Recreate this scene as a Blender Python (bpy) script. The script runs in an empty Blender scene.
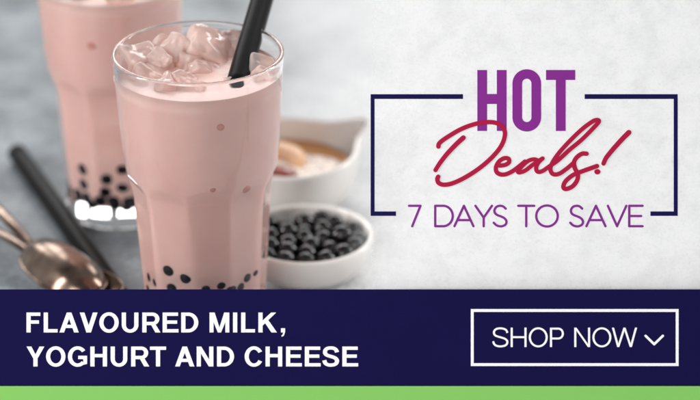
import bpy, bmesh, math, random
import numpy as np
from mathutils import Vector, Matrix, Euler, noise as mnoise
random.seed(7)
R = math.radians
sc = bpy.context.scene
COL = sc.collection

# ------------------------------------------------------------------ camera
TH = R(25.7); F = 2200.0; CH = 0.5793
cs, sn = math.cos(TH), math.sin(TH)
FW = Vector((0, cs, -sn)); UP = Vector((0, sn, cs)); RT = Vector((1, 0, 0))
cam = bpy.data.cameras.new('camera'); co = bpy.data.objects.new('camera', cam); COL.objects.link(co)
co.location = (0, 0, CH); co.rotation_euler = (R(90) - TH, 0, 0)
cam.sensor_width = 36; cam.lens = F / 700 * 36; cam.clip_start = 0.02; cam.clip_end = 60
cam.dof.use_dof = True; cam.dof.focus_distance = 1.105; cam.dof.aperture_fstop = 4.6
sc.camera = co

def P(px, py, z):
    """point of the table scene at height z seen in the given direction"""
    d = FW + RT * ((px - 350) / F) + UP * ((200 - py) / F)
    t = (z - CH) / d.z
    return Vector((0, 0, CH)) + d * t

# ------------------------------------------------------------------ object helpers
def mesh_obj(name, bm, mats, parent=None, smooth=True, loc=None, rot=None):
    me = bpy.data.meshes.new(name); bm.to_mesh(me); bm.free()
    if not isinstance(mats, (list, tuple)): mats = [mats]
    for m in mats: me.materials.append(m)
    if smooth:
        for p in me.polygons: p.use_smooth = True
    o = bpy.data.objects.new(name, me); COL.objects.link(o)
    if parent: o.parent = parent
    if loc is not None: o.location = loc
    if rot is not None: o.rotation_euler = rot
    return o

def tag(o, label, cat, group=None):
    o['label'] = label; o['category'] = cat
    if group: o['group'] = group
    return o

def thing(name, label, cat, loc=(0, 0, 0), rot=(0, 0, 0), group=None):
    o = bpy.data.objects.new(name, None); COL.objects.link(o)
    o.empty_display_size = 0.02
    o.location = loc; o.rotation_euler = rot
    return tag(o, label, cat, group)

def sm(a, b, x):
    t = max(0.0, min(1.0, (x - a) / (b - a))); return t * t * (3 - 2 * t)

def interp(tab, z):
    if z <= tab[0][0]: return tab[0][1]
    for (a, ra), (b, rb) in zip(tab, tab[1:]):
        if z <= b: return ra + (rb - ra) * (z - a) / (b - a)
    return tab[-1][1]

def revolve(bm, rings, n, close_top=True, close_bottom=True, mat=0, flip=False):
    """rings: list of functions/lists giving (r, z) per angle"""
    vs = []
    for f in rings:
        row = []
        for k in range(n):
            a = 2 * math.pi * k / n
            r, z = f(a)
            row.append(bm.verts.new((r * math.cos(a), r * math.sin(a), z)))
        vs.append(row)
    for i in range(len(vs) - 1):
        for k in range(n):
            q = [vs[i][k], vs[i][(k + 1) % n], vs[i + 1][(k + 1) % n], vs[i + 1][k]]
            fc = bm.faces.new(q[::-1] if flip else q); fc.material_index = mat
    def cap(row, z, rev):
        c = bm.verts.new((0, 0, z))
        for k in range(n):
            q = [c, row[k], row[(k + 1) % n]]
            fc = bm.faces.new(q[::-1] if rev else q); fc.material_index = mat
    if close_bottom: cap(vs[0], sum(v.co.z for v in vs[0]) / n, not flip)
    if close_top: cap(vs[-1], sum(v.co.z for v in vs[-1]) / n, flip)
    return vs

# ------------------------------------------------------------------ materials
def srgb(r, g, b):
    f = lambda c: (c / 255 / 12.92) if c / 255 <= 0.04045 else ((c / 255 + 0.055) / 1.055) ** 2.4
    return (f(r), f(g), f(b), 1)

def base_mat(name):
    m = bpy.data.materials.new(name); m.use_nodes = True
    nt = m.node_tree; b = nt.nodes['Principled BSDF']
    return m, nt, b

def simple(name, col, rough=0.5, metal=0, spec=0.5, nz=0.0, nscale=60, bump=0.0, bscale=200, coat=0, sss=0, sscale=0.003, srad=(1, .5, .4)):
    m, nt, b = base_mat(name)
    b.inputs['Roughness'].default_value = rough; b.inputs['Metallic'].default_value = metal
    b.inputs['Specular IOR Level'].default_value = spec
    b.inputs['Coat Weight'].default_value = coat; b.inputs['Coat Roughness'].default_value = 0.05
    if sss:
        b.inputs['Subsurface Weight'].default_value = sss; b.inputs['Subsurface Scale'].default_value = sscale
        b.inputs['Subsurface Radius'].default_value = srad
    tc = nt.nodes.new('ShaderNodeTexCoord')
    n = nt.nodes.new('ShaderNodeTexNoise'); n.inputs['Scale'].default_value = nscale; n.inputs['Detail'].default_value = 6
    nt.links.new(tc.outputs['Object'], n.inputs['Vector'])
    mx = nt.nodes.new('ShaderNodeMix'); mx.data_type = 'RGBA'
    c = col
    mx.inputs['A'].default_value = (c[0] * (1 - nz), c[1] * (1 - nz), c[2] * (1 - nz), 1)
    mx.inputs['B'].default_value = (min(1, c[0] * (1 + nz)), min(1, c[1] * (1 + nz)), min(1, c[2] * (1 + nz)), 1)
    nt.links.new(n.outputs['Fac'], mx.inputs['Factor'])
    nt.links.new(mx.outputs['Result'], b.inputs['Base Color'])
    if bump:
        n2 = nt.nodes.new('ShaderNodeTexNoise'); n2.inputs['Scale'].default_value = bscale; n2.inputs['Detail'].default_value = 4
        nt.links.new(tc.outputs['Object'], n2.inputs['Vector'])
        bp = nt.nodes.new('ShaderNodeBump'); bp.inputs['Strength'].default_value = bump; bp.inputs['Distance'].default_value = 0.001
        nt.links.new(n2.outputs['Fac'], bp.inputs['Height']); nt.links.new(bp.outputs['Normal'], b.inputs['Normal'])
    return m

def glass_mat():
    m, nt, b = base_mat('clear_glass')
    b.inputs['Base Color'].default_value = (0.985, 0.99, 0.99, 1)
    b.inputs['Transmission Weight'].default_value = 1; b.inputs['Roughness'].default_value = 0.0
    b.inputs['IOR'].default_value = 1.5
    return m

def ice_mat():
    m, nt, b = base_mat('ice')
    b.inputs['Base Color'].default_value = (1.0, 0.82, 0.76, 1)
    b.inputs['Transmission Weight'].default_value = 0.60; b.inputs['Roughness'].default_value = 0.02
    b.inputs['IOR'].default_value = 1.31
    tc = nt.nodes.new('ShaderNodeTexCoord'); n = nt.nodes.new('ShaderNodeTexNoise')
    n.inputs['Scale'].default_value = 160; n.inputs['Detail'].default_value = 3
    bp = nt.nodes.new('ShaderNodeBump'); bp.inputs['Strength'].default_value = 0.35; bp.inputs['Distance'].default_value = 0.001
    nt.links.new(tc.outputs['Object'], n.inputs['Vector']); nt.links.new(n.outputs['Fac'], bp.inputs['Height'])
    nt.links.new(bp.outputs['Normal'], b.inputs['Normal'])
    return m

def table_mat():
    m, nt, b = base_mat('worn_plaster')
    N = nt.nodes.new; L = nt.links.new
    tc = N('ShaderNodeTexCoord'); sep = N('ShaderNodeSeparateXYZ'); L(tc.outputs['Object'], sep.inputs[0])
    big = N('ShaderNodeTexNoise'); big.inputs['Scale'].default_value = 7; big.inputs['Detail'].default_value = 5
    L(tc.outputs['Object'], big.inputs['Vector'])
    mid = N('ShaderNodeTexNoise'); mid.inputs['Scale'].default_value = 19; mid.inputs['Detail'].default_value = 8; mid.inputs['Roughness'].default_value = 0.65
    L(tc.outputs['Object'], mid.inputs['Vector'])
    fine = N('ShaderNodeTexNoise'); fine.inputs['Scale'].default_value = 320; fine.inputs['Detail'].default_value = 5
    L(tc.outputs['Object'], fine.inputs['Vector'])
    # base colour mix: slate grey on the left part of the slab, paler to the right
    a = N('ShaderNodeMath'); a.operation = 'MULTIPLY_ADD'; a.inputs[1].default_value = 0.16; L(big.outputs['Fac'], a.inputs[0]); L(sep.outputs['X'], a.inputs[2])
    mr = N('ShaderNodeMapRange'); mr.interpolation_type = 'SMOOTHSTEP'
    mr.inputs['From Min'].default_value = -0.10; mr.inputs['From Max'].default_value = 0.16
    L(a.outputs[0], mr.inputs['Value'])
    r1 = N('ShaderNodeValToRGB'); r1.color_ramp.elements[0].position = 0.3; r1.color_ramp.elements[1].position = 0.72
    r1.color_ramp.elements[0].color = srgb(54, 64, 72); r1.color_ramp.elements[1].color = srgb(166, 174, 180)
    L(mid.outputs['Fac'], r1.inputs[0])
    r2 = N('ShaderNodeValToRGB'); r2.color_ramp.elements[0].position = 0.3; r2.color_ramp.elements[1].position = 0.7
    r2.color_ramp.elements[0].color = srgb(214, 215, 217); r2.color_ramp.elements[1].color = srgb(238, 238, 238)
    L(mid.outputs['Fac'], r2.inputs[0])
    mx = N('ShaderNodeMix'); mx.data_type = 'RGBA'; L(mr.outputs[0], mx.inputs['Factor']); L(r1.outputs[0], mx.inputs['A']); L(r2.outputs[0], mx.inputs['B'])
    mf = N('ShaderNodeMix'); mf.data_type = 'RGBA'; mf.blend_type = 'MULTIPLY'; mf.inputs['Factor'].default_value = 1
    rf = N('ShaderNodeValToRGB'); rf.color_ramp.elements[0].position = 0.3; rf.color_ramp.elements[0].color = (.62, .62, .62, 1); rf.color_ramp.elements[1].position = 0.55
    L(fine.outputs['Fac'], rf.inputs[0]); L(mx.outputs['Result'], mf.inputs['A']); L(rf.outputs[0], mf.inputs['B'])
    L(mf.outputs['Result'], b.inputs['Base Color'])
    b.inputs['Roughness'].default_value = 0.48
    bp = N('ShaderNodeBump'); bp.inputs['Strength'].default_value = 0.35; bp.inputs['Distance'].default_value = 0.002
    ad = N('ShaderNodeMath'); ad.operation = 'ADD'; L(mid.outputs['Fac'], ad.inputs[0]); L(fine.outputs['Fac'], ad.inputs[1])
    L(ad.outputs[0], bp.inputs['Height']); L(bp.outputs['Normal'], b.inputs['Normal'])
    return m

def film_mat(x0, x1):
    """plaster-print film on a clear sheet; the print starts at x0 and is dense from x1 on"""
    m, nt, b = base_mat('plaster_print_film')
    N = nt.nodes.new; L = nt.links.new
    out = nt.nodes['Material Output']
    tc = N('ShaderNodeTexCoord'); sep = N('ShaderNodeSeparateXYZ'); L(tc.outputs['Object'], sep.inputs[0])
    n1 = N('ShaderNodeTexNoise'); n1.inputs['Scale'].default_value = 70; n1.inputs['Detail'].default_value = 9; n1.inputs['Roughness'].default_value = .7
    n2 = N('ShaderNodeTexNoise'); n2.inputs['Scale'].default_value = 700; n2.inputs['Detail'].default_value = 9; n2.inputs['Roughness'].default_value = .85
    n3 = N('ShaderNodeTexNoise'); n3.inputs['Scale'].default_value = 52; n3.inputs['Detail'].default_value = 10; n3.inputs['Roughness'].default_value = .75
    for n in (n1, n2, n3): L(tc.outputs['Object'], n.inputs['Vector'])
    r1 = N('ShaderNodeValToRGB'); r1.color_ramp.elements[0].position = .36; r1.color_ramp.elements[1].position = .56
    r1.color_ramp.elements[0].color = srgb(234, 234, 235); r1.color_ramp.elements[1].color = srgb(244, 244, 244)
    L(n1.outputs['Fac'], r1.inputs[0])
    r2 = N('ShaderNodeValToRGB'); r2.color_ramp.elements[0].position = .30; r2.color_ramp.elements[1].position = .47
    r2.color_ramp.elements[0].color = (.74, .74, .74, 1); L(n2.outputs['Fac'], r2.inputs[0])
    r3 = N('ShaderNodeValToRGB'); r3.color_ramp.elements[0].position = .28; r3.color_ramp.elements[1].position = .42
    r3.color_ramp.elements[0].color = (.84, .84, .84, 1); L(n3.outputs['Fac'], r3.inputs[0])
    m1 = N('ShaderNodeMix'); m1.data_type = 'RGBA'; m1.blend_type = 'MULTIPLY'; m1.inputs['Factor'].default_value = 1
    m2 = N('ShaderNodeMix'); m2.data_type = 'RGBA'; m2.blend_type = 'MULTIPLY'; m2.inputs['Factor'].default_value = 1
    L(r1.outputs[0], m1.inputs['A']); L(r2.outputs[0], m1.inputs['B'])
    L(m1.outputs['Result'], m2.inputs['A']); L(r3.outputs[0], m2.inputs['B'])
    L(m2.outputs['Result'], b.inputs['Base Color'])
    b.inputs['Roughness'].default_value = .9; b.inputs['Specular IOR Level'].default_value = .1
    ad = N('ShaderNodeMath'); ad.operation = 'MULTIPLY_ADD'; ad.inputs[1].default_value = .012
    L(n3.outputs['Fac'], ad.inputs[0]); L(sep.outputs['X'], ad.inputs[2])
    mr = N('ShaderNodeMapRange'); mr.interpolation_type = 'SMOOTHSTEP'
    mr.inputs['From Min'].default_value = x0; mr.inputs['From Max'].default_value = x1; mr.inputs['To Max'].default_value = 0.97
    L(ad.outputs[0], mr.inputs['Value'])
    tr = N('ShaderNodeBsdfTransparent'); mix = N('ShaderNodeMixShader')
    L(mr.outputs[0], mix.inputs[0]); L(tr.outputs[0], mix.inputs[1]); L(b.outputs[0], mix.inputs[2]); L(mix.outputs[0], out.inputs[0])
    return m

def clear_sheet_mat():
    m, nt, b = base_mat('clear_acrylic')
    N = nt.nodes.new; L = nt.links.new; out = nt.nodes['Material Output']
    tr = N('ShaderNodeBsdfTransparent'); gl = N('ShaderNodeBsdfGlossy'); gl.inputs['Roughness'].default_value = .05
    mix = N('ShaderNodeMixShader'); mix.inputs[0].default_value = .003
    L(tr.outputs[0], mix.inputs[1]); L(gl.outputs[0], mix.inputs[2]); L(mix.outputs[0], out.inputs[0])
    return m

def bronze_mat():
    m, nt, b = base_mat('aged_bronze')
    N = nt.nodes.new; L = nt.links.new
    tc = N('ShaderNodeTexCoord'); n = N('ShaderNodeTexNoise'); n.inputs['Scale'].default_value = 70; n.inputs['Detail'].default_value = 8
    L(tc.outputs['Object'], n.inputs['Vector'])
    r = N('ShaderNodeValToRGB'); r.color_ramp.elements[0].position = .32; r.color_ramp.elements[1].position = .68
    r.color_ramp.elements[0].color = srgb(78, 60, 52); r.color_ramp.elements[1].color = srgb(156, 136, 121)
    L(n.outputs['Fac'], r.inputs[0]); L(r.outputs[0], b.inputs['Base Color'])
    mr = N('ShaderNodeMapRange'); mr.inputs['To Min'].default_value = .12; mr.inputs['To Max'].default_value = .34
    L(n.outputs['Fac'], mr.inputs['Value']); L(mr.outputs[0], b.inputs['Roughness'])
    b.inputs['Metallic'].default_value = .9
    return m

M_glass = glass_mat(); M_ice = ice_mat(); M_bronze = bronze_mat(); M_table = table_mat()
M_milk = simple('pink_milk_tea', srgb(251, 207, 198), rough=.35, nz=.11, nscale=42, sss=.35, sscale=.004, srad=(1, .55, .45))
M_pearl_in = simple('soaked_tapioca', (.010, .009, .014, 1), rough=.3, spec=.08, nz=.3, nscale=2)
M_pearl = simple('tapioca', (.004, .003, .004, 1), rough=.10, nz=.3, nscale=2, bump=.25, bscale=2.5)
M_chip = simple('red_ice_chip', srgb(218, 152, 140), rough=.3, nz=.35, nscale=1.5)
M_paleice = simple('milky_ice', srgb(250, 218, 209), rough=.6, spec=.1, nz=.04, nscale=120, sss=.3)
M_straw = simple('black_plastic', (.006, .0055, .006, 1), rough=.38, spec=.06, nz=.2, bump=.05)
M_straw2 = simple('black_plastic_worn', (.008, .007, .007, 1), rough=.42, spec=.08, nz=.2, bump=.05)
M_china = simple('white_china', srgb(228, 224, 219), rough=.18, nz=.02, nscale=30, bump=.1, bscale=60)
M_navy = simple('navy_board_paint', srgb(24, 20, 68), rough=.85, spec=.04, nz=.05, nscale=40, bump=.05, bscale=900)
M_green = simple('green_strip_paint', srgb(136, 200, 103), rough=.85, spec=.04, nz=.02, nscale=40, bump=.05, bscale=900)
M_white = simple('white_lettering', (.95, .95, .95, 1), rough=.7, spec=.1, nz=.01)
M_purple = simple('purple_lettering', srgb(134, 47, 142), rough=.8, spec=.1, nz=.02)
M_red = simple('crimson_lettering', srgb(174, 28, 66), rough=.8, spec=.1, nz=.02)
M_frame = simple('navy_line', srgb(24, 18, 74), rough=.8, spec=.1, nz=.02)
M_film = None; M_clear = clear_sheet_mat()
M_tea = simple('amber_tea', srgb(200, 140, 84), rough=.08, nz=.1, nscale=40)
M_fruit = simple('peach_flesh', srgb(238, 190, 150), rough=.35, nz=.12, nscale=90, bump=.4, bscale=150, sss=.3)
M_berry = simple('dark_red_jam', srgb(130, 60, 50), rough=.2, nz=.3, nscale=120, bump=.5, bscale=200)

def froth_mat():
    m, nt, b = base_mat('speckled_froth')
    N = nt.nodes.new; L = nt.links.new
    tc = N('ShaderNodeTexCoord'); v = N('ShaderNodeTexVoronoi'); v.inputs['Scale'].default_value = 330
    L(tc.outputs['Object'], v.inputs['Vector'])
    r = N('ShaderNodeValToRGB'); r.color_ramp.elements[0].position = .25; r.color_ramp.elements[1].position = .5
    r.color_ramp.elements[0].color = srgb(92, 66, 64); r.color_ramp.elements[1].color = srgb(240, 222, 208)
    L(v.outputs['Distance'], r.inputs[0]); L(r.outputs[0], b.inputs['Base Color']); b.inputs['Roughness'].default_value = .4
    return m
M_froth = froth_mat()

# ------------------------------------------------------------------ the table
bm = bmesh.new()
bmesh.ops.create_cube(bm, size=1)
for v in bm.verts: v.co = Vector((v.co.x * 5, v.co.y * 5 + 1.2, v.co.z * .04 - .02))
t = mesh_obj('table_surface', bm, M_table, smooth=False); t['kind'] = 'structure'

# ------------------------------------------------------------------ tumblers
NF = 10
OUT = [(0, .0290), (.0012, .0312), (.004, .0328), (.010, .0330), (.016, .0322), (.0216, .0327), (.046, .0343), (.0667, .0355), (.084, .0366),
       (.0955, .0395), (.1102, .0411), (.13, .0423), (.150, .0434), (.160, .0440)]
def outer(z, a):
    rr = interp(OUT, z)
    ph = (a % (2 * math.pi / NF)) - math.pi / NF
    ap = interp([(0, .0400), (.012, .0335), (.020, .0312), (.080, .0345), (.090, .0362), (.095, .0382), (.100, .0415), (.110, .0500), (.16, .06)], z)
    poly = ap / math.cos(ph)
    k = .0003
    h = max(k - abs(rr - poly), 0) / k
    return min(rr, poly) - h * h * k * .25
IN_TAB = [(.014, .0265), (.0155, .0292), (.019, .0300), (.030, .0303), (.046, .0312), (.0667, .0325), (.080, .0340), (.0912, .0360), (.1102, .0387), (.13, .0401), (.150, .0413), (.160, .0419)]
def inner(z): return interp(IN_TAB, z)
def inner_f(z, a):
    ph = (a % (2 * math.pi / NF)) - math.pi / NF
    ap = interp([(0, .0280), (.012, .0290), (.020, .0290), (.080, .0320), (.090, .0334), (.095, .0354), (.100, .0384), (.110, .0470), (.16, .06)], z)
    rr, poly = inner(z), ap / math.cos(ph); k = .0008
    h = max(k - abs(rr - poly), 0) / k
    return min(rr, poly) - h * h * k * .25
H = .160; MZ = H - .0110

def make_glass(parent):
    bm = bmesh.new(); n = 240
    zs = [0, .0006, .0012, .0022, .004, .007, .010, .013, .016, .019] + [.0216 + i * .004 for i in range(13)]
    zs += [.072 + i * .0016 for i in range(24)] + [.112 + i * .004 for i in range(12)]
    zs = [z for z in zs if z < .1585]
    rings = []
    for q in ((.010, .0010), (.020, .0010), (.0235, .0008), (.0255, .0002), (.0268, .0)): rings.append(lambda a, q=q: q)
    for z in zs: rings.append(lambda a, z=z: (outer(z, a), z))
    # rounded lip
    ro, ri = .0440, .0419; c = (ro + ri) / 2; w = (ro - ri) / 2 + .0002
    for k in range(0, 9):
        t = math.pi * k / 8
        rings.append(lambda a, t=t: (c + w * math.cos(t), .1588 + w * 1.15 * math.sin(t)))
    zi = [.156 - i * .004 for i in range(11)] + [.114 - i * .0022 for i in range(20)] + [.070 - i * .004 for i in range(13)]
    zi = [z for z in zi if z > .0195] + [.0185, .0170, .0158, .0148, .0142]
    for z in zi: rings.append(lambda a, z=z: (inner_f(z, a), z))
    rings.append(lambda a: (.024, .0138)); rings.append(lambda a: (.012, .0136))
    revolve(bm, rings, n, flip=True)
    bmesh.ops.recalc_face_normals(bm, faces=bm.faces)
    return mesh_obj('tumbler', bm, M_glass, parent)

def make_milk(parent, seed):
    bm = bmesh.new(); n = 240; e = .00012
    rings = [lambda a: (.012, .0136 - e)]
    rings.append(lambda a: (.0265, .0140 - e))
    zs = [.0150, .016, .018, .020, .024] + [.03 + i * .006 for i in range(7)] + [.071 + i * .0022 for i in range(18)] + [.112 + i * .006 for i in range(8)]
    for z in [q for q in zs if q < MZ - .002]: rings.append(lambda a, z=z: (inner_f(z, a) + e, z))
    rings.append(lambda a: (inner(MZ) + e, MZ + .0010))
    rings.append(lambda a: (inner(MZ) - .0006, MZ + .0004))
    for q in [.965 - .03 * i for i in range(31)] + [.04]:
        def f(a, q=q):
            r = inner(MZ) * q
            nz = mnoise.noise(Vector((math.cos(a) * r * 110, math.sin(a) * r * 110, seed)))
            nz2 = mnoise.noise(Vector((math.cos(a) * r * 300, math.sin(a) * r * 300, seed + 5)))
            return (r, MZ + nz * .0007 * min(1, (1 - q) * 5) + nz2 * .00015 * min(1, (1 - q) * 9))
        rings.append(f)
    revolve(bm, rings, n)
    bmesh.ops.recalc_face_normals(bm, faces=bm.faces)
    return mesh_obj('milk_tea', bm, M_milk, parent)

def ice_chunk(size, seed, name='ice_cube', mat=None):
    rnd = random.Random(seed)
    bm = bmesh.new(); bmesh.ops.create_icosphere(bm, subdivisions=5, radius=.5)
    e_ = rnd.uniform(.26, .44)
    for v in bm.verts:
        c = v.co * 2; m_ = (sum(abs(q) ** (2 / e_) for q in c)) ** (e_ / 2)
        v.co = c / m_ * .5
    dims = [rnd.uniform(.8, 1.2), rnd.uniform(.7, 1.05), rnd.uniform(.6, .9)]
    bmesh.ops.subdivide_edges(bm, edges=list(bm.edges), cuts=1, use_grid_fill=True, smooth=.6)
    for _ in range(2): bmesh.ops.smooth_vert(bm, verts=list(bm.verts), factor=.5, use_axis_x=True, use_axis_y=True, use_axis_z=True)
    for v in bm.verts:
        d = mnoise.noise(v.co * 1.7 + Vector((seed, 0, 0))) * .26 + mnoise.noise(v.co * 5 + Vector((seed, 3, 0))) * .06
        v.co *= (1 + d)
        v.co = Vector([v.co[i] * dims[i] * size for i in range(3)])
    bmesh.ops.recalc_face_normals(bm, faces=bm.faces)
    return mesh_obj(name, bm, mat or M_ice)

g1 = P(213.0, 325, 0); g1 = Vector((-.0777, 1.0467, 0))
g2 = P(121, 209, 0)
glass1 = thing('milk_tea_glass', 'tall fluted tumbler of pink milk tea with a black straw standing in it', 'glass', g1, (0, 0, R(9)), 'tumblers of pink milk tea')
make_glass(glass1); make_milk(glass1, 1.3)
S2 = .97
glass2 = thing('milk_tea_glass', 'blurred tumbler of pink milk tea behind the other, thick clear base in view', 'glass', g2, (0, 0, R(-4)), 'tumblers of pink milk tea')
glass2.scale = (S2, S2, S2)
for ch in list(glass1.children):
    c = ch.copy(); COL.objects.link(c); c.parent = glass2

# ---- ice standing out of the milk of the near glass : (px, py, height over milk, size, rotation)
ICE = [(140, 62, .001, .015, (20, 10, 35), 'glassy ice cube against the left wall of the near glass'),
       (163, 50, .002, .012, (50, 30, 10), 'reddish ice cube at the back left of the near glass'),
       (180, 54, .002, .014, (15, 48, 60), 'wet ice cube with a raised white edge left of the middle of the near glass'),
       (208, 50, .004, .017, (40, 38, 20), 'tallest ice cube, peaked and pale, at the back of the near glass'),
       (153, 78, -.002, .015, (25, 15, 70), 'low ice cube at the front left of the near glass'),
       (205, 76, -.004, .013, (12, 30, 15), 'small pink ice cube in the middle of the near glass'),
       (182, 88, -.004, .013, (30, 12, 40), 'low clear ice cube just behind the front rim of the near glass'),
       (196, 91, -.004, .011, (10, 40, 80), 'small ice cube at the front rim left of the foot of the straw'),
       (261, 70, -.001, .0115, (35, 20, 15), 'peach coloured ice cube right of the straw against the wall'),
       (248, 54, -.002, .013, (20, 35, 50), 'ice cube behind the standing straw'),
       (133, 72, -.003, .012, (60, 20, 5), 'lowest ice cube against the far left wall of the near glass'),
       (190, 66, -.002, .014, (5, 25, 45), 'half sunk ice cube left of the straw in the middle of the near glass'),
       (225, 60, -.003, .013, (35, 5, 25), 'half sunk ice cube just left of the standing straw'),
       (160, 66, .000, .013, (30, 50, 80), 'tilted ice cube between the left wall and the middle of the near glass'),
       (170, 90, -.004, .011, (15, 60, 30), 'small ice cube at the front rim on the left of the near glass'),
       (236, 90, -.005, .011, (45, 20, 10), 'sunken ice cube directly below the foot of the straw'),
       (266, 82, -.004, .011, (25, 35, 65), 'small ice cube at the right front wall of the near glass'),
       (228, 47, -.001, .012, (65, 15, 35), 'ice cube at the back wall between the peaked cube and the straw')]
for i, (px, py, dz, s, rt, lab) in enumerate(ICE):
    o = ice_chunk(s * 1.30, i + 3)
    o.location = P(px, py, MZ + dz); o.rotation_euler = [R(q) for q in rt]
    tag(o, lab, 'ice cube', 'ice cubes floating in the milk tea')
for i, (ax, ay, dz, s) in enumerate([(.008, -.024, .000, .017), (-.016, -.018, .0, .015), (.022, -.008, .001, .014), (-.004, .004, .002, .016), (-.026, .0, 0, .013), (.014, .018, .001, .014)]):
    o = ice_chunk(s, i + 31)
    o.location = g2 + Vector((ax, ay, MZ * S2 + dz)); o.rotation_euler = (R(20 + 30 * i), R(14 * i), R(50 * i))
    tag(o, 'pinkish ice cube floating at the top of the blurred glass behind', 'ice cube', 'ice cubes floating in the far glass')

# ---- small reddish chips and pearls touching the inner wall
def sphere_mesh(name, mat, r=1.0, seed=0):
    bm = bmesh.new(); bmesh.ops.create_icosphere(bm, subdivisions=3, radius=r)
    for v in bm.verts: v.co *= 1 + .06 * mnoise.noise(v.co / r * 1.3 + Vector((seed, 0, 0)))
    return mesh_obj(name, bm, mat)
pearl_src = [sphere_mesh('tapioca_pearl', m_, 1, s) for m_ in (M_pearl_in, M_pearl) for s in (1, 5, 9)]
chip_src = sphere_mesh('ice_chip', M_chip, 1, 3)
for p in pearl_src + [chip_src]: COL.objects.unlink(p)

def add_pearl(loc, r, label, group, k=0, mat=None, name=None):
    o = pearl_src[k % 3 + (3 if 'heaped' in group else 0)].copy(); COL.objects.link(o)
    o.location = loc; o.scale = (r, r, r * random.uniform(.9, 1)); o.rotation_euler = (k * 1.3, k * .7, k * 2.1)
    return tag(o, label, 'tapioca pearl', group)

def wall_point(base, px, py, sc_, inset):
    """point just inside the inner wall on the side facing the camera along the given direction"""
    d = (FW + RT * ((px - 350) / F) + UP * ((200 - py) / F)).normalized()
    o = Vector((0, 0, CH))
    lo = None
    s = .8
    while s < 1.6:
        q = o + d * s
        z = (q.z - base.z) / sc_
        if 0.014 < z < H:
            rr = math.hypot(q.x - base.x, q.y - base.y) / sc_
            if rr <= inner(z) + .0001:
                lo = q; break
        s += .0003
    if lo is None: return None
    n = Vector((lo.x - base.x, lo.y - base.y, 0)).normalized()
    return lo - n * inset

for i, (px, py) in enumerate([(168, 270), (186, 278), (172, 288), (150, 276), (157, 282), (247, 277), (254, 272), (262, 281), (262, 254), (230, 289), (150, 288), (206, 289), (222, 285), (240, 287)]):
    q = wall_point(g1, px, py, 1, .0030 if i not in (3, 4, 8) else .0032)
    if q: add_pearl(q, .0041 if i in (0, 1, 2, 9) else .0036, 'black tapioca pearl low against the wall of the near milk tea glass', 'pearls at the bottom of the near glass', i)
for i, (px, py) in enumerate([(83, 169), (84, 184), (106, 179), (105, 192), (123, 169), (123, 187), (79, 196), (92, 203), (102, 207), (115, 205), (127, 206), (138, 203), (138, 178), (68, 172)]):
    q = wall_point(g2, px, py, S2, .0029)
    if q: add_pearl(q, .0043, 'black tapioca pearl low against the wall of the blurred far glass', 'pearls at the bottom of the far glass', i)
for i in range(11):
    a = R(-172 + i * 16.2 + random.uniform(-2, 2))
    add_pearl(g2 + Vector((math.cos(a) * .0270, math.sin(a) * .0270, .0185 + random.uniform(0, .0015))), .0041, 'black tapioca pearl low against the wall of the blurred far glass', 'pearls at the bottom of the far glass', i)
for i, (px, py, b_, sc_, lab) in enumerate([(220, 126, g1, 1, 'reddish speck of fruit ice under the surface of the near glass, below the straw'),
        (213, 188, g1, 1, 'tiny reddish chip at the shoulder of the near glass, left of its twin'),
        (246, 187, g1, 1, 'tiny reddish chip at the shoulder of the near glass, towards its right wall'),
        (92, 45, g2, S2, 'red chip showing through the milk of the far glass')]):
    q = wall_point(b_, px, py, sc_, .0025 if i != 3 else .0022)
    if q:
        o = chip_src.copy(); COL.objects.link(o); o.location = q; o.scale = [.0035, .0034, .0034] if i in (0, 3) else [.0034, .0030, .0030]; o.rotation_euler = (.4 + i, .3, .5 * i)
        tag(o, lab, 'ice chip', 'reddish chips in the milk tea')

# ------------------------------------------------------------------ straws
def straw(name, a, b, r, mat, label):
    d = b - a; Ls = d.length
    bm = bmesh.new(); n = 40; w = .0005
    rings = [lambda t: (r - w, 0)]
    rings += [lambda t: (r, 0.0001)]
    m_ = 14
    for k in range(1, m_): rings.append(lambda t, k=k: (r, Ls * k / m_))
    rings += [lambda t: (r, Ls - .0002), lambda t: (r - w, Ls)]
    for k in range(m_ - 1, 0, -1): rings.append(lambda t, k=k: (r - w, Ls * k / m_))
    vs = revolve(bm, rings, n, False, False)
    for k in range(n): bm.faces.new([vs[-1][k], vs[-1][(k + 1) % n], vs[0][(k + 1) % n], vs[0][k]])
    bmesh.ops.recalc_face_normals(bm, faces=bm.faces)
    o = mesh_obj(name, bm, mat)
    o.location = a; o.rotation_mode = 'QUATERNION'; o.rotation_quaternion = d.to_track_quat('Z', 'Y')
    return tag(o, label, 'straw', 'black straws')
pa = P(241.5, 70.5, MZ); pb = P(257, 17, H + .001)
dr = (pb - pa).normalized()
straw('drinking_straw', pa - dr * .02, pb + dr * .075, .0060, M_straw, 'wide black straw standing up in the near glass of milk tea')
sa = P(17, 153, .0061); sb = P(113, 288, .0061)
straw('drinking_straw', sa, sb + (sb - sa).normalized() * .012, .0060, M_straw2, 'black straw lying on the grey table left of the glasses')

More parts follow.
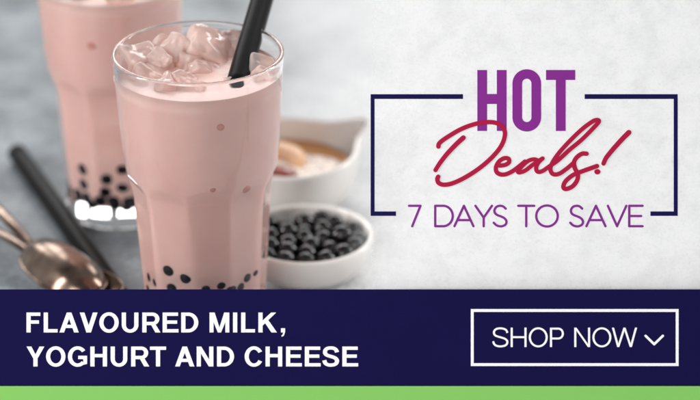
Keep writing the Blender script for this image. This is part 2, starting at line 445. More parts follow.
# ------------------------------------------------------------------ bowls
def bowl_mesh(Rr, Hh, foot, spout=None, wall=.0028):
    bm = bmesh.new(); n = 120
    def rad(a, q):
        k = 1.0
        if spout:
            ang, amp, wd = spout
            d = (a - ang + math.pi) % (2 * math.pi) - math.pi
            k += amp * math.exp(-abs(d / wd) ** 1.6) * sm(.45, 1.0, q)
        return k
    prof = []
    for i in range(0, 15):
        q = i / 14; r = foot + (Rr - foot) * math.sin(q * math.pi / 2) ** .85; z = Hh * (1 - math.cos(q * math.pi / 2)) ** .95
        prof.append((r, .002 + z * (Hh - .002) / Hh, q))
    rings = [lambda a: (foot * .8, .0008), lambda a: (foot * .86, 0), lambda a: (foot * .97, 0), lambda a: (foot, .0012)]
    def lift(a, q):
        if not spout: return 0
        d = (a - spout[0] + math.pi) % (2 * math.pi) - math.pi
        return .004 * math.exp(-abs(d / spout[2]) ** 1.6) * sm(.6, 1, q)
    for (r, z, q) in prof: rings.append(lambda a, r=r, z=z, q=q: (r * rad(a, q), z + lift(a, q)))
    for k in range(1, 8):
        t = math.pi * k / 8
        rings.append(lambda a, t=t: ((Rr - wall / 2 + wall / 2 * math.cos(t)) * rad(a, 1), Hh + wall / 2 * math.sin(t) + lift(a, 1)))
    for (r, z, q) in prof[::-1]:
        rings.append(lambda a, r=r, z=z, q=q: (max(.002, r - wall) * rad(a, q), max(z + wall * (1 - q), .0045) + lift(a, q)))
    revolve(bm, rings, n, flip=True)
    bmesh.ops.recalc_face_normals(bm, faces=bm.faces)
    return bm
B1R, B1H = .0385, .0235
b1 = P(305.6, 235, B1H); b1.z = 0
bowl1 = mesh_obj('pearl_bowl', bowl_mesh(B1R, B1H, .021, wall=.0032), M_china); bowl1.location = b1
tag(bowl1, 'small round white china bowl filled with black tapioca pearls, right of the near glass', 'bowl', 'white china bowls')
B2R, B2H = .0450, .0370
b2 = P(284, 149, B2H); b2.z = 0
bowl2 = mesh_obj('spouted_bowl', bowl_mesh(B2R, B2H, .025, spout=(R(33), .42, .22), wall=.0034), M_china); bowl2.location = b2
tag(bowl2, 'white china bowl with a pouring lip, holding amber tea and fruit, behind the pearl bowl', 'bowl', 'white china bowls')

# pearls piled in the bowl: settle a heap of spheres
rng = np.random.default_rng(4); n = 58; pr = .0055
X = np.column_stack([rng.uniform(-.022, .022, n), rng.uniform(-.022, .022, n), rng.uniform(.012, .06, n)])
rad_ = rng.uniform(.92, 1.08, n) * pr
fr = B1R - .0034
for it in range(900):
    X[:, 2] -= .00022
    d = X[:, None] - X[None]; L_ = np.linalg.norm(d, axis=2) + 1e-9
    ov = np.maximum(rad_[:, None] + rad_[None] - L_, 0); np.fill_diagonal(ov, 0)
    X += (d / L_[..., None] * ov[..., None] * .35).sum(1)
    # bowl wall
    q = np.hypot(X[:, 0], X[:, 1])
    zc = np.clip((X[:, 2] - .004) / (B1H - .004), 0.05, 1)
    lim = np.where(X[:, 2] < B1H, .019 + (fr - .019) * np.sin(np.arccos(1 - zc)) ** .85, fr) - rad_ * 1.0
    k = np.where(q > lim, lim / np.maximum(q, 1e-9), 1); X[:, 0] *= k; X[:, 1] *= k
    X[:, 2] = np.maximum(X[:, 2], .0065 + rad_)
for i in range(n):
    add_pearl(b1 + Vector(X[i]), float(rad_[i]), 'glossy black tapioca pearl heaped in the small white bowl', 'pearls heaped in the bowl', i)

# amber tea, froth and fruit in the spouted bowl
TZ = .0255
bm = bmesh.new()
rt_ = B2R * .905
revolve(bm, [lambda a: (rt_ - .005, TZ - .006), lambda a: (rt_, TZ), lambda a: (rt_ * .98, TZ + .0003), lambda a: (rt_ * .9, TZ), lambda a: (rt_ * .4, TZ)], 90)
bmesh.ops.recalc_face_normals(bm, faces=bm.faces)
tea = mesh_obj('tea', bm, M_tea); tea.location = b2
tag(tea, 'amber tea filling the white bowl with the pouring lip', 'tea')
bm = bmesh.new()
def fro(q, dz):
    def f(a):
        r = .024 * (1 + .16 * math.sin(2 * a + .5) + .08 * math.sin(5 * a)) * q
        return (r, dz + .0006 * mnoise.noise(Vector((r * math.cos(a) * 200, r * math.sin(a) * 200, 2))))
    return f
revolve(bm, [fro(1, TZ - .0006), fro(.99, TZ + .0008), fro(.94, TZ + .0018), fro(.8, TZ + .0024), fro(.6, TZ + .0027), fro(.4, TZ + .0028), fro(.2, TZ + .0028)], 80)
bmesh.ops.recalc_face_normals(bm, faces=bm.faces)
fz = mesh_obj('froth', bm, M_froth); fz.location = b2 + Vector((.008, -.006, 0)); fz.scale = (1, .9, 1)
tag(fz, 'pale froth with dark specks floating on the amber tea', 'froth')
def wedge(name, Lw, ww, hh, mat):
    bm = bmesh.new(); n1, n2 = 24, 14; rows = []
    for i in range(n1 + 1):
        u = i / n1; a = (u - .5) * 1.5; s = math.sin(u * math.pi) ** .5 if 0 < u < 1 else .02
        cx = Lw * math.sin(a) * .72; cy = Lw * (math.cos(a) - 1) * .72
        row = []
        for j in range(n2):
            t = 2 * math.pi * j / n2
            row.append(bm.verts.new((cx + ww * s * math.cos(t) * math.sin(a) * .5, cy + ww * s * math.cos(t) * .5, hh * s * math.sin(t))))
        rows.append(row)
    for i in range(n1):
        for j in range(n2): bm.faces.new([rows[i][j], rows[i + 1][j], rows[i + 1][(j + 1) % n2], rows[i][(j + 1) % n2]])
    bm.faces.new(rows[0]); bm.faces.new(rows[-1][::-1])
    bmesh.ops.recalc_face_normals(bm, faces=bm.faces)
    return mesh_obj(name, bm, mat)
w1 = wedge('fruit_slice', .040, .015, .0055, M_fruit)
w1.location = P(288, 154, TZ + .003); w1.rotation_euler = (R(10), 0, R(-50))
tag(w1, 'peach coloured fruit slice lying across the tea bowl beside the near glass', 'fruit slice')
w2 = wedge('fruit_slice', .026, .014, .0035, M_berry)
w2.location = P(278, 172, TZ + .002); w2.rotation_euler = (0, 0, R(-20))
tag(w2, 'dark red jammy fruit slice at the front wall of the tea bowl', 'fruit slice')

# ------------------------------------------------------------------ bronze spoons
def spoon(name, tip, heel, width, depth, up, handle_end, zbase, label, hw=.0045):
    """tip/heel: ends of the bowl on the table, up=True: lying face down (domed)"""
    ax = (tip - heel); Lb = ax.length; ax.normalize()
    ang = math.atan2(ax.y, ax.x)
    root = thing(name, label, 'spoon', (heel.x, heel.y, zbase), (0, 0, ang), 'old bronze spoons')
    bm = bmesh.new(); nu, nv = 36, 28; sg = 1 if up else -1
    def pt(u, v, off):
        # u along the bowl 0..1, v across -1..1
        wv = width / 2 * (max(0, 1 - abs(2 * u - 1) ** 2.6)) ** .5 * (1.06 - .22 * (1 - u))
        h = depth * (max(0, 1 - abs(2 * u - 1) ** 2.8)) ** .6 * (max(0, 1 - abs(v) ** 2.3)) ** .75
        z = h if up else depth - h
        return (u * Lb, v * wv, z + off)
    for off, fl in ((0, False), (-.0011, True)):
        g = []
        for i in range(nu + 1):
            u = .5 - .5 * math.cos(math.pi * i / nu)
            g.append([bm.verts.new(pt(u, math.sin(math.pi * (j / nv - .5)), off + .0012)) for j in range(nv + 1)])
        for i in range(nu):
            for j in range(nv):
                q = [g[i][j], g[i + 1][j], g[i + 1][j + 1], g[i][j + 1]]
                bm.faces.new(q[::-1] if fl else q)
    bmesh.ops.remove_doubles(bm, verts=bm.verts, dist=.00002)
    ro = mesh_obj('spoon_bowl', bm, M_bronze, root)
    # rolled rim
    bm = bmesh.new(); rr = .0009; m_ = 72; rows = []
    for i in range(m_):
        t = 2 * math.pi * i / m_; u = .5 - .5 * math.cos(t); s_ = 1 if math.sin(t) >= 0 else -1
        x, y, z = pt(u, s_, 0.0006); z = .0010 if up else depth + .0006
        c = Vector((x, y, z)); rad2 = Vector((x - Lb / 2, y * 1.6, 0)).normalized()
        rows.append([bm.verts.new(c + rad2 * rr * math.cos(k * math.pi / 4) + Vector((0, 0, rr * math.sin(k * math.pi / 4)))) for k in range(8)])
    for i in range(m_):
        for k in range(8): bm.faces.new([rows[i][k], rows[(i + 1) % m_][k], rows[(i + 1) % m_][(k + 1) % 8], rows[i][(k + 1) % 8]])
    bmesh.ops.recalc_face_normals(bm, faces=bm.faces)
    mesh_obj('rim', bm, M_bronze, root)
    # handle : a flattened bar
    he = Matrix.Rotation(-ang, 3, 'Z') @ (Vector((handle_end.x, handle_end.y, 0)) - Vector((heel.x, heel.y, 0)))
    bm = bmesh.new(); rows = []; n_ = 22
    h0 = .0022 if up else depth
    for i in range(n_ + 1):
        u = i / n_
        c = Vector((.003, 0, h0 + .001)).lerp(Vector((he.x, he.y, handle_end.z - zbase)), u); c.z += .006 * math.sin(u * math.pi)
        wv = hw * (.8 + .5 * u); hh = .0014 + .0006 * (1 - u)
        d = Vector((he.y, -he.x, 0)).normalized()
        rows.append([bm.verts.new(c + d * wv * math.cos(k * math.pi / 6) + Vector((0, 0, hh * math.sin(k * math.pi / 6)))) for k in range(12)])
    for i in range(n_):
        for k in range(12): bm.faces.new([rows[i][k], rows[i + 1][k], rows[i + 1][(k + 1) % 12], rows[i][(k + 1) % 12]])
    bm.faces.new(rows[0]); bm.faces.new(rows[-1][::-1])
    bmesh.ops.recalc_face_normals(bm, faces=bm.faces)
    mesh_obj('handle', bm, M_bronze, root)
    return root
spoon('bronze_spoon', P(94, 296, .012), P(30, 251, .012), .036, .013, True, P(-45, 182, .014), .0125,
      'aged bronze spoon lying face down with its dome up, left of the glasses', .0040)
spoon('bronze_spoon', P(119, 293, .015), P(38, 262, .015), .026, .0075, False, P(-50, 217, .004), 0.0075,
      'bronze spoon lying face up beneath the domed one, only tip and handle showing', .0036)

# ------------------------------------------------------------------ lettering kit (vector strokes cut from thin sheet)
class Sheet:
    """collects flat cut shapes; every shape is a thin prism standing on z=z0"""
    def __init__(s, unit, z0, th): s.bm = bmesh.new(); s.u = unit; s.z0 = z0; s.th = th; s.k = 0
    def _h(s): s.k += 1; return s.z0 + s.th + (s.k % 7) * .000012
    def poly(s, pts):
        h = s._h(); u = s.u
        a = sum(p[0] * q[1] - q[0] * p[1] for p, q in zip(pts, pts[1:] + pts[:1]))
        if a < 0: pts = pts[::-1]
        top = [s.bm.verts.new((x * u, y * u, h)) for x, y in pts]; bot = [s.bm.verts.new((x * u, y * u, s.z0)) for x, y in pts]
        s.bm.faces.new(top)
        for i in range(len(pts)):
            j = (i + 1) % len(pts); s.bm.faces.new([bot[i], bot[j], top[j], top[i]])
    def rect(s, x0, y0, x1, y1): s.poly([(x0, y0), (x1, y0), (x1, y1), (x0, y1)])
    def strip(s, pts, wx, wy, closed=False, rnd=False):
        """ribbon along pts; wx = pen thickness measured across x, wy across y"""
        h = s._h(); u = s.u; n = len(pts); rise = lambda i: h + (0 if closed else .00006 * i / n); Lf, Rt = [], []
        W = wx if isinstance(wx, (list, tuple)) else [wx] * n
        W2 = wy if isinstance(wy, (list, tuple)) else ([wy] * n if not isinstance(wx, (list, tuple)) else W)
        for i in range(n):
            p = pts[i]; a = pts[i - 1] if (i > 0 or closed) else p; b = pts[(i + 1) % n] if (i < n - 1 or closed) else p
            dx, dy = b[0] - a[0], b[1] - a[1]; l = math.hypot(dx, dy) or 1; nx, ny = -dy / l, dx / l
            Lf.append((p[0] + nx * W[i] / 2, p[1] + ny * W2[i] / 2)); Rt.append((p[0] - nx * W[i] / 2, p[1] - ny * W2[i] / 2))
        V = lambda q, z: s.bm.verts.new((q[0] * u, q[1] * u, z))
        lt = [V(q, rise(i)) for i, q in enumerate(Lf)]; rt = [V(q, rise(i)) for i, q in enumerate(Rt)]; lb = [V(q, s.z0) for q in Lf]; rb = [V(q, s.z0) for q in Rt]
        for i in range(n if closed else n - 1):
            j = (i + 1) % n
            s.bm.faces.new([rt[i], rt[j], lt[j], lt[i]]); s.bm.faces.new([lt[i], lt[j], lb[j], lb[i]]); s.bm.faces.new([rb[i], rb[j], rt[j], rt[i]])
        if not closed:
            s.bm.faces.new([lt[0], lb[0], rb[0], rt[0]]); s.bm.faces.new([rt[-1], rb[-1], lb[-1], lt[-1]])
        if rnd:
            for q, w in ((pts[0], W[0]), (pts[-1], W[-1])):
                s.poly([(q[0] + w / 2 * math.cos(2 * math.pi * k / 20), q[1] + w / 2 * math.sin(2 * math.pi * k / 20)) for k in range(20)])
    def build(s, name, mat, parent): return mesh_obj(name, s.bm, mat, parent, smooth=False)

def catmull(pts, n=8):
    out = []; P_ = [pts[0]] + list(pts) + [pts[-1]]
    for i in range(1, len(P_) - 2):
        p0, p1, p2, p3 = P_[i - 1:i + 3]
        for k in range(n):
            t = k / n
            out.append(tuple(.5 * ((2 * p1[c]) + (-p0[c] + p2[c]) * t + (2 * p0[c] - 5 * p1[c] + 4 * p2[c] - p3[c]) * t * t + (-p0[c] + 3 * p1[c] - 3 * p2[c] + p3[c]) * t ** 3) for c in (0, 1)))
    out.append(tuple(pts[-1])); return out
def arc(cx, cy, rx, ry, a0, a1, n=28): return [(cx + rx * math.cos(R(a0 + (a1 - a0) * k / n)), cy + ry * math.sin(R(a0 + (a1 - a0) * k / n))) for k in range(n + 1)]

ADV = dict(F=1251, L=1251, A=1479, V=1366, O=1593, U=1479, R=1479, E=1366, D=1479, M=1706, I=569, K=1479, Y=1366, G=1593, H=1479, T=1251, N=1479, C=1479, S=1366, P=1366, W=1933)
ADV[','] = 569; ADV[' '] = 569
S_PTS = [(1.0, .745), (.93, .88), (.76, .97), (.5, 1.0), (.24, .97), (.08, .87), (.045, .74), (.12, .62), (.30, .55), (.55, .495), (.80, .43), (.95, .34), (1.0, .24), (.94, .11), (.78, .03), (.5, 0), (.24, .03), (.07, .12), (-.01, .28)]

def glyph(S, c, X0, Y0, h, s, b, lsb=.075, adv=None, rnd=False):
    """draw capital c with its left edge at X0, base line Y0, cap height h; s stem, b bar (in cap heights)"""
    A = adv or ADV[c] / 1466
    W = A - 2 * lsb
    if c in 'AVYT': W = A - .04; ox = .02
    elif c in 'OCGS': ox = .055; W = A - .11
    elif c == 'I': ox = (A - s) / 2
    elif c in 'FLKRE': ox = lsb + .02; W = A - lsb - .02 - (.04 if c in 'FLE' else 0.0) 
    elif c == 'W': ox = .01; W = A - .02
    else: ox = lsb + .01
    if c in 'FLE': W -= .02
    def T(x, y): return (X0 + (ox + x) * h, Y0 + y * h)
    def rect(x0, y0, x1, y1): S.poly([T(x0, y0), T(x1, y0), T(x1, y1), T(x0, y1)])
    def poly(p): S.poly([T(*q) for q in p])
    def pen(p, closed=False, ws=s, wb=b): S.strip([T(*q) for q in p], ws * h, wb * h, closed)
    hs, hb = s / 2, b / 2
    if c == 'I': rect(0, 0, s, 1)
    elif c == 'F': rect(0, 0, s, 1); rect(s * .9, 1 - b, W, 1); rect(s * .9, .44, W * .9, .44 + b)
    elif c == 'E': rect(0, 0, s, 1); rect(s * .9, 1 - b, W, 1); rect(s * .9, .435, W * .94, .435 + b); rect(s * .9, 0, W + .02, b)
    elif c == 'L': rect(0, 0, s, 1); rect(s * .9, 0, W, b)
    elif c == 'H': W2 = W - .02; rect(0, 0, s, 1); rect(W2 - s, 0, W2, 1); rect(s * .9, .46, W2 - s * .9, .46 + b)
    elif c == 'T': rect(0, 1 - b, W, 1); rect(W / 2 - hs, 0, W / 2 + hs, 1 - b * .9)
    elif c == 'O': pen(arc(W / 2, .5, W / 2 - hs, .515 - hb, 0, 360, 48)[:-1], True)
    elif c == 'C': W += .04; pen(arc(W / 2, .5, W / 2 - hs, .515 - hb, 30, 330, 48))
    elif c == 'G':
        pen(arc(W / 2, .5, W / 2 - hs, .515 - hb, 38, 318, 48)); rect(W * .53, .37, W - .01, .37 + b)
        poly([(W - .01 - s * .92, .37 + b * .5), (W - .01, .37 + b * .5), (W - .01, .13), (W - .01 - s * .92, .08)])
    elif c == 'U': pen([(hs, 1)] + [(hs, .4)] + arc(W / 2 - .01, .375, W / 2 - .01 - hs, .39 - hb, 180, 360, 30) + [(W - .02 - hs, .4), (W - .02 - hs, 1)])
    elif c == 'D': rect(0, 0, s, 1); pen([(s * .8, 1 - hb), (W * .42, 1 - hb)] + arc(W * .42, .5, W * .58 - hs, .5 - hb, 90, -90, 34) + [(s * .8, hb)])
    elif c in 'PR':
        m = .44 if c == 'P' else .45; e = W * .94; cy = (1 - hb + m) / 2; ry = (1 - hb - m) / 2
        rect(0, 0, s, 1); pen([(s * .8, 1 - hb), (e * .6, 1 - hb)] + arc(e * .6, cy, e * .4 - hs, ry, 90, -90, 26) + [(s * .8, m)])
        if c == 'R': poly([(W * .40, m + hb * .7), (W * .40 + s * 1.12, m + hb * .7), (W, 0), (W - s * 1.22, 0)])
    elif c == 'A':
        t = s * 1.1; poly([(0, 0), (t, 0), (W / 2 + t / 2, 1), (W / 2 - t / 2, 1)]); poly([(W - t, 0), (W, 0), (W / 2 + t / 2, 1), (W / 2 - t / 2, 1)]); rect(W * .24, .225, W * .76, .225 + b * .98)
    elif c == 'V':
        t = s * 1.1; poly([(0, 1), (t, 1), (W / 2 + t / 2, 0), (W / 2 - t / 2, 0)]); poly([(W - t, 1), (W, 1), (W / 2 + t / 2, 0), (W / 2 - t / 2, 0)])
    elif c == 'Y':
        t = s * 1.15; poly([(0, 1), (t, 1), (W / 2 + hs, .40), (W / 2 - hs, .40)]); poly([(W - t, 1), (W, 1), (W / 2 + hs, .40), (W / 2 - hs, .40)]); rect(W / 2 - hs, 0, W / 2 + hs, .42)
    elif c == 'N': W2 = W - .02; rect(0, 0, s, 1); rect(W2 - s, 0, W2, 1); poly([(0, 1), (s * 1.08, 1), (W2, 0), (W2 - s * 1.08, 0)])
    elif c == 'M':
        W2 = W - .02; rect(0, 0, s * .95, 1); rect(W2 - s * .95, 0, W2, 1); t = s * .9
        poly([(0, 1), (t * 1.35, 1), (W2 / 2 + t * .42, 0), (W2 / 2 - t * .42, 0)]); poly([(W2 - t * 1.35, 1), (W2, 1), (W2 / 2 + t * .42, 0), (W2 / 2 - t * .42, 0)])
    elif c == 'W':
        t = s * 1.02; q = W / 4
        for (xa, xb) in ((0, q), (2 * q, q), (2 * q, 3 * q), (4 * q, 3 * q)):
            xa2 = min(max(xa, t / 2), W - t / 2); poly([(xa2 - t / 2, 1), (xa2 + t / 2, 1), (xb + t / 2, 0), (xb - t / 2, 0)])
    elif c == 'K':
        rect(0, 0, s, 1); poly([(s * .8, .30), (s * .8, .56), (W * .70, 1), (W * .98, 1)]); poly([(W * .33, .52), (W * .33 + .17, .66), (W + .02, 0), (W - s * 1.22, 0)])
    elif c == 'S':
        pen([(hs * .8 + x * (W - s * .9), hb - .015 + y * (1.03 - b)) for x, y in catmull(S_PTS, 5)])
    elif c == ',':
        x = .12; rect(x, 0, x + s, s); poly([(x + s * .55, .02), (x + s, .02), (x + s * .72, -.16), (x + s * .22, -.22), (x + s * .12, -.15), (x + s * .42, -.1)])
    return A

def line_text(S, text, x0, y0, h, s, b, x1=None, lsb=.075):
    adv = [ADV[c] / 1466 * h for c in text]
    tot = sum(adv); k = 0 if x1 is None else ((x1 - x0) - tot) / len(text)
    x = x0
    for c, a in zip(text, adv):
        if c != ' ': glyph(S, c, x, y0, h, s, b, lsb)
        x += a + k

# ------------------------------------------------------------------ counter board (navy, green foot) with its writing
ROT = (R(90) - TH, 0, 0)
def plane_origin(D): return Vector((0, 0, CH)) + FW * D
D1 = 1.098; U1 = D1 / F
def box(name, x0, y0, x1, y1, z0, z1, mat, parent, u, bev=0):
    bm = bmesh.new(); bmesh.ops.create_cube(bm, size=1)
    for v in bm.verts: v.co = Vector((((x0 + x1) / 2 + v.co.x * (x1 - x0)) * u, ((y0 + y1) / 2 + v.co.y * (y1 - y0)) * u, (z0 + z1) / 2 + v.co.z * (z1 - z0)))
    if bev: bmesh.ops.bevel(bm, geom=list(bm.edges), offset=bev, segments=2, affect='EDGES')
    return mesh_obj(name, bm, mat, parent, smooth=False)
# layout coordinates: x to the right from the middle, y up from the middle of the frame, in units of U1
X = lambda px: px - 350
Y = lambda py: 200 - py
YB = -227.2
base_off = Vector((0, YB * U1, 0))
org = plane_origin(D1) + UP * (YB * U1)
board = thing('promotion_board', 'navy board with white capitals and green foot strip across the front', 'sign board', org, ROT)
YY = lambda py: Y(py) - YB
box('panel', X(-40), 0, X(740), YY(289.6), -.004, 0, M_navy, board, U1, .0002)
box('green_strip', X(-40), 0.8, X(740), YY(386), .00001, .0005, M_green, board, U1)
S = Sheet(U1, .00002, .00005)
line_text(S, 'FLAVOURED MILK,', X(24.6), YY(332.4), 19.9, .212, .168, X(284.8))
line_text(S, 'YOGHURT AND CHEESE', X(26.2), YY(366.4), 19.9, .212, .168, X(359.2))
S.build('lettering', M_white, board)
S = Sheet(U1, .00002, .00005)
line_text(S, 'SHOP NOW', X(491.4), YY(347), 19.4, .108, .10, X(636.6), .085)
S.build('button_lettering', M_white, board)
S = Sheet(U1, .00002, .00005)
x0, x1, y0, y1 = X(470.8), X(678.6), YY(366), YY(309); w = 2.9
S.rect(x0, y1 - w, x1, y1); S.rect(x0, y0, x1, y0 + w); S.rect(x0, y0 + w, x0 + w, y1 - w); S.rect(x1 - w, y0 + w, x1, y1 - w)
S.build('button_frame', M_white, board)
S = Sheet(U1, .00002, .00005)
a, b_, c = (X(645.6), YY(335.8)), (X(654.2), YY(344.2)), (X(662.8), YY(335.8))
S.strip([a, b_], 2.4, 2.4, rnd=True); S.strip([b_, c], 2.4, 2.4, rnd=True)
S.build('chevron_arrow', M_white, board)
# struts that hold the board from behind
for sx in (-170, 170):
    bm = bmesh.new(); ww = .006
    A_, B_ = Vector((0, 0.050, -.0041)), Vector((0, 0.002, -.0041))
    foot_w = Matrix.Rotation(-(R(90) - TH), 3, 'X')
    bk = foot_w @ Vector((0, .026, .0005)); bk2 = Vector((0, B_.y, B_.z))
    Cc = Vector((0, bk.y, bk.z - .0041))
    vs = []
    for q in (A_, B_, Cc):
        vs.append([bm.verts.new((sx * U1 * 1.9 + s_ * ww / 2, q.y, q.z)) for s_ in (-1, 1)])
    for i in range(3):
        j = (i + 1) % 3; bm.faces.new([vs[i][0], vs[i][1], vs[j][1], vs[j][0]])
    bm.faces.new([v[0] for v in vs]); bm.faces.new([v[1] for v in vs][::-1])
    bmesh.ops.recalc_face_normals(bm, faces=bm.faces)
    mesh_obj('strut', bm, M_navy, board, smooth=False)

# ------------------------------------------------------------------ clear upright sheet with plaster print and the offer lettering
D2 = 1.1045; U2 = D2 / F
cz = -(CH - D2 * sn) / cs / U2     # layout height where the sheet meets the table
YS = cz + .3
org = plane_origin(D2) + UP * (YS * U2)
YY2 = lambda py: Y(py) - YS
sheet = thing('offer_sheet', 'clear standing sheet printed with pale plaster texture, carrying the purple, crimson and navy offer', 'sign sheet', org, ROT)
M_film = film_mat(X(356) * U2, X(440) * U2)
bm = bmesh.new(); bmesh.ops.create_cube(bm, size=1)
xa, xb, ya, yb = X(334) * U2, X(770) * U2, 0, YY2(-60) * U2
for v in bm.verts: v.co = Vector(((xa + xb) / 2 + v.co.x * (xb - xa), (ya + yb) / 2 + v.co.y * (yb - ya), -.001 + v.co.z * .002))
for f in bm.faces: f.material_index = 0 if f.normal.z > .5 else 1
bm.normal_update()
for f in bm.faces: f.material_index = 0 if f.normal.z > .5 else 1
mesh_obj('printed_sheet', bm, [M_film, M_clear], sheet, smooth=False)
# navy bracket lines
S = Sheet(U2, .00002, .00003)
S.rect(X(370.6), YY2(99), X(463), YY2(94.2)); S.rect(X(370.6), YY2(211.4), X(374.6), YY2(99)); S.rect(X(370.6), YY2(215.9), X(396), YY2(211.4))
S.build('bracket_line', M_frame, sheet)
S = Sheet(U2, .00002, .00003)
S.rect(X(584.6), YY2(99), X(677.7), YY2(94.2)); S.rect(X(673.7), YY2(211.4), X(677.7), YY2(99)); S.rect(X(650.4), YY2(215.9), X(677.7), YY2(211.4))
S.build('bracket_line', M_frame, sheet)
# HOT
S = Sheet(U2, .00002, .00003)
S.rect(X(477.3), YY2(131), X(487.1), YY2(70)); S.rect(X(496.8), YY2(131), X(506.6), YY2(70)); S.rect(X(486.9), YY2(104), X(497), YY2(94))
cx, cw = X(526.75), 14.35 - 4.85
S.strip([(cx + cw, YY2(110)), (cx + cw, YY2(90))] + [(cx + q[0], q[1]) for q in [(x, y) for x, y in arc(0, YY2(83.5), cw, 9.5, 0, 180, 22)]] + [(cx - cw, YY2(90)), (cx - cw, YY2(110))] + [(cx + x, y) for x, y in arc(0, YY2(117.3), cw, 9.5, 180, 360, 22)], 9.7, 9.5, True)
S.rect(X(546), YY2(80), X(575.2), YY2(70)); S.rect(X(555.8), YY2(131), X(565.6), YY2(79.8))
S.build('capital_lettering', M_purple, sheet)
# 7 DAYS TO SAVE, round-ended thin strokes
S = Sheet(U2, .00002, .00003); wv = 2.35
x0 = X(408.2); yb0 = YY2(226.2); hh = 20.4
def rs(pts): S.strip([(x0 + x, yb0 + y * hh) for x, y in pts], wv, wv, rnd=True)
def T7(x): rs([(x + 1, 1), (x + 12.4, 1)]); rs([(x + 12.4, 1), (x + 4.2, 0)])
def TD(x, w=17.5): rs([(x, 0), (x, 1)]); rs([(x, 1), (x + w - 9, 1)] + arc(x + w - 9.6, .5, 9.6, .5, 88, -88, 26) + [(x + w - 9, 0), (x, 0)])
def TA(x, w=19): rs([(x, 0), (x + w / 2, 1)]); rs([(x + w / 2, 1), (x + w, 0)]); rs([(x + w * .17, .30), (x + w * .83, .30)])
def TY(x, w=16.5): rs([(x, 1), (x + w / 2, .42)]); rs([(x + w, 1), (x + w / 2, .42)]); rs([(x + w / 2, .42), (x + w / 2, 0)])
def TS(x, w=13): rs([(x + q * w, p) for q, p in catmull([(.92, .86), (.72, .97), (.48, 1.0), (.22, .95), (.06, .80), (.10, .64), (.30, .54), (.55, .48), (.82, .39), (.98, .24), (.90, .08), (.65, 0), (.42, 0), (.2, .05), (0, .17)], 6)])
def TT(x, w=16): rs([(x, 1), (x + w, 1)]); rs([(x + w / 2, 1), (x + w / 2, 0)])
def TO(x, w=21.5): S.strip([(x0 + a_, yb0 + b2_ * hh) for a_, b2_ in arc(x + w / 2, .5, w / 2, .515, 0, 360, 48)[:-1]], wv, wv, True)
def TV(x, w=18.5): rs([(x, 1), (x + w / 2, 0)]); rs([(x + w / 2, 0), (x + w, 1)])
def TE(x, w=13.3): rs([(x, 0), (x, 1)]); rs([(x, 1), (x + w, 1)]); rs([(x, .5), (x + w * .9, .5)]); rs([(x, 0), (x + w, 0)])
T7(-.2); TD(27.0); TA(46.2); TY(67.2); TS(85.5); TT(110.0); TO(128.0); TS(162.0); TA(178.2); TV(199.6); TE(221.0)
S.build('thin_lettering', M_purple, sheet)
# Deals! brush script
S = Sheet(U2, .00002, .00018); k6 = 4.708
def scr(pts, ox, w, n=8):
    q = catmull([(X(ox + x / k6), YY2(110 + y / k6)) for x, y in pts], n)
    W_ = w if not isinstance(w, (list, tuple)) else None
    if W_ is None:
        m = len(q); W_ = [w[0] + (w[1] - w[0]) * i / (m - 1) for i in range(m)]
    S.strip(q, W_, W_, rnd=True)
scr([(63, 172), (68, 156), (100, 131), (170, 90), (240, 65), (300, 57), (345, 65), (372, 92), (375, 125), (358, 170), (320, 218), (265, 267), (200, 311), (135, 343), (90, 352), (64, 343), (58, 325), (62, 314)], 425, 4.5)
scr([(180, 131), (150, 158), (105, 205), (70, 250), (49, 283)], 425, [5.0, 4.3])
scr([(352, 262), (378, 258), (395, 246), (393, 230), (374, 227), (350, 241), (335, 266), (336, 290), (354, 303), (382, 302), (415, 286), (447, 262), (470, 243)], 425, 4.4)
scr([(84, 238), (66, 232), (38, 240), (8, 266), (-10, 289), (0, 294), (26, 284), (60, 258), (106, 228)], 520, 4.2)
scr([(106, 228), (86, 248), (76, 272), (82, 290), (104, 288), (140, 264), (180, 236), (230, 190), (290, 140), (345, 85), (370, 56), (364, 47), (340, 55), (290, 92), (230, 150), (180, 206), (150, 252), (143, 282), (156, 302), (184, 300), (220, 276), (255, 246)], 520, 4.3)
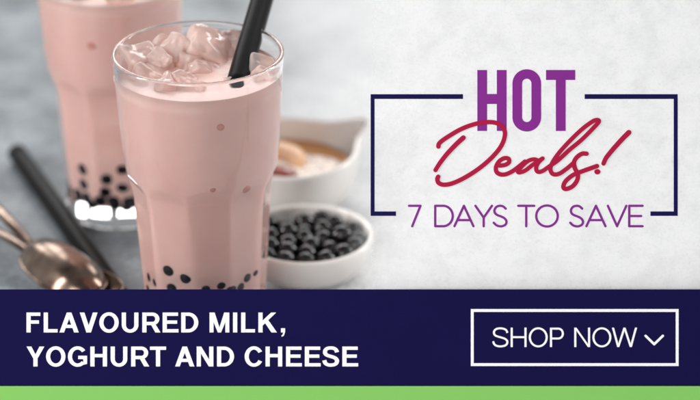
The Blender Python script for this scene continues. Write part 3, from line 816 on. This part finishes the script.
scr([(313, 206), (292, 206), (268, 222), (254, 246), (258, 274), (272, 302), (268, 332), (246, 360), (216, 372), (204, 362), (214, 336), (250, 306), (300, 286), (362, 264)], 520, 4.5)
scr([(512, 106), (480, 138), (435, 188), (405, 226), (393, 252)], 520, [5.2, 4.4])
q = (X(520 + 364 / k6), YY2(110 + 291 / k6)); S.poly([(q[0] + 3.1 * math.cos(k * math.pi / 12), q[1] + 2.7 * math.sin(k * math.pi / 12)) for k in range(24)])
S.build('script_lettering', M_red, sheet)

# ------------------------------------------------------------------ light
w = bpy.data.worlds.new('World'); sc.world = w; w.use_nodes = True
bg = w.node_tree.nodes['Background']; bg.inputs['Color'].default_value = (.93, .96, 1, 1); bg.inputs['Strength'].default_value = 0.30
def area(name, loc, target, sx, sy, power, col=(1, 1, 1)):
    l = bpy.data.lights.new(name, 'AREA'); l.shape = 'RECTANGLE'; l.size = sx; l.size_y = sy; l.energy = power; l.color = col
    o = bpy.data.objects.new(name, l); COL.objects.link(o); o.location = loc
    o.rotation_euler = (Vector(target) - Vector(loc)).to_track_quat('-Z', 'Y').to_euler()
for k in range(4):      # added back lamps out of view; their gaps break up the glass reflections
    area('back_light_panel', (-1.5 + k * .88, 3.2, 1.35), (-1.3 + k * .8, 1.15, 0), .66, .85, 12, (1, .99, .97))
area('front_fill', (-.9, -1.1, 1.1), (0, 1.1, .05), 1.3, 1.2, 33, (1, .985, .965))  # added fill lamp for the board, the sheet and the glass fronts
area('side_strip', (-.95, .85, .40), (-.08, 1.05, .1), .10, .8, 10, (1, .99, .98))  # both strips are added lamps that pick out the glass edges and flutes
area('side_strip', (.95, 1.5, .42), (-.08, 1.05, .1), .12, .8, 8, (1, .99, .98))

sc.view_settings.view_transform = 'Standard'; sc.view_settings.look = 'None'; sc.view_settings.gamma = 1; sc.view_settings.exposure = 0
sc.render.engine = 'CYCLES'
cy = sc.cycles; cy.use_denoising = True; cy.max_bounces = 28; cy.diffuse_bounces = 10; cy.glossy_bounces = 10; cy.transmission_bounces = 26; cy.transparent_max_bounces = 16; cy.sample_clamp_indirect = 8
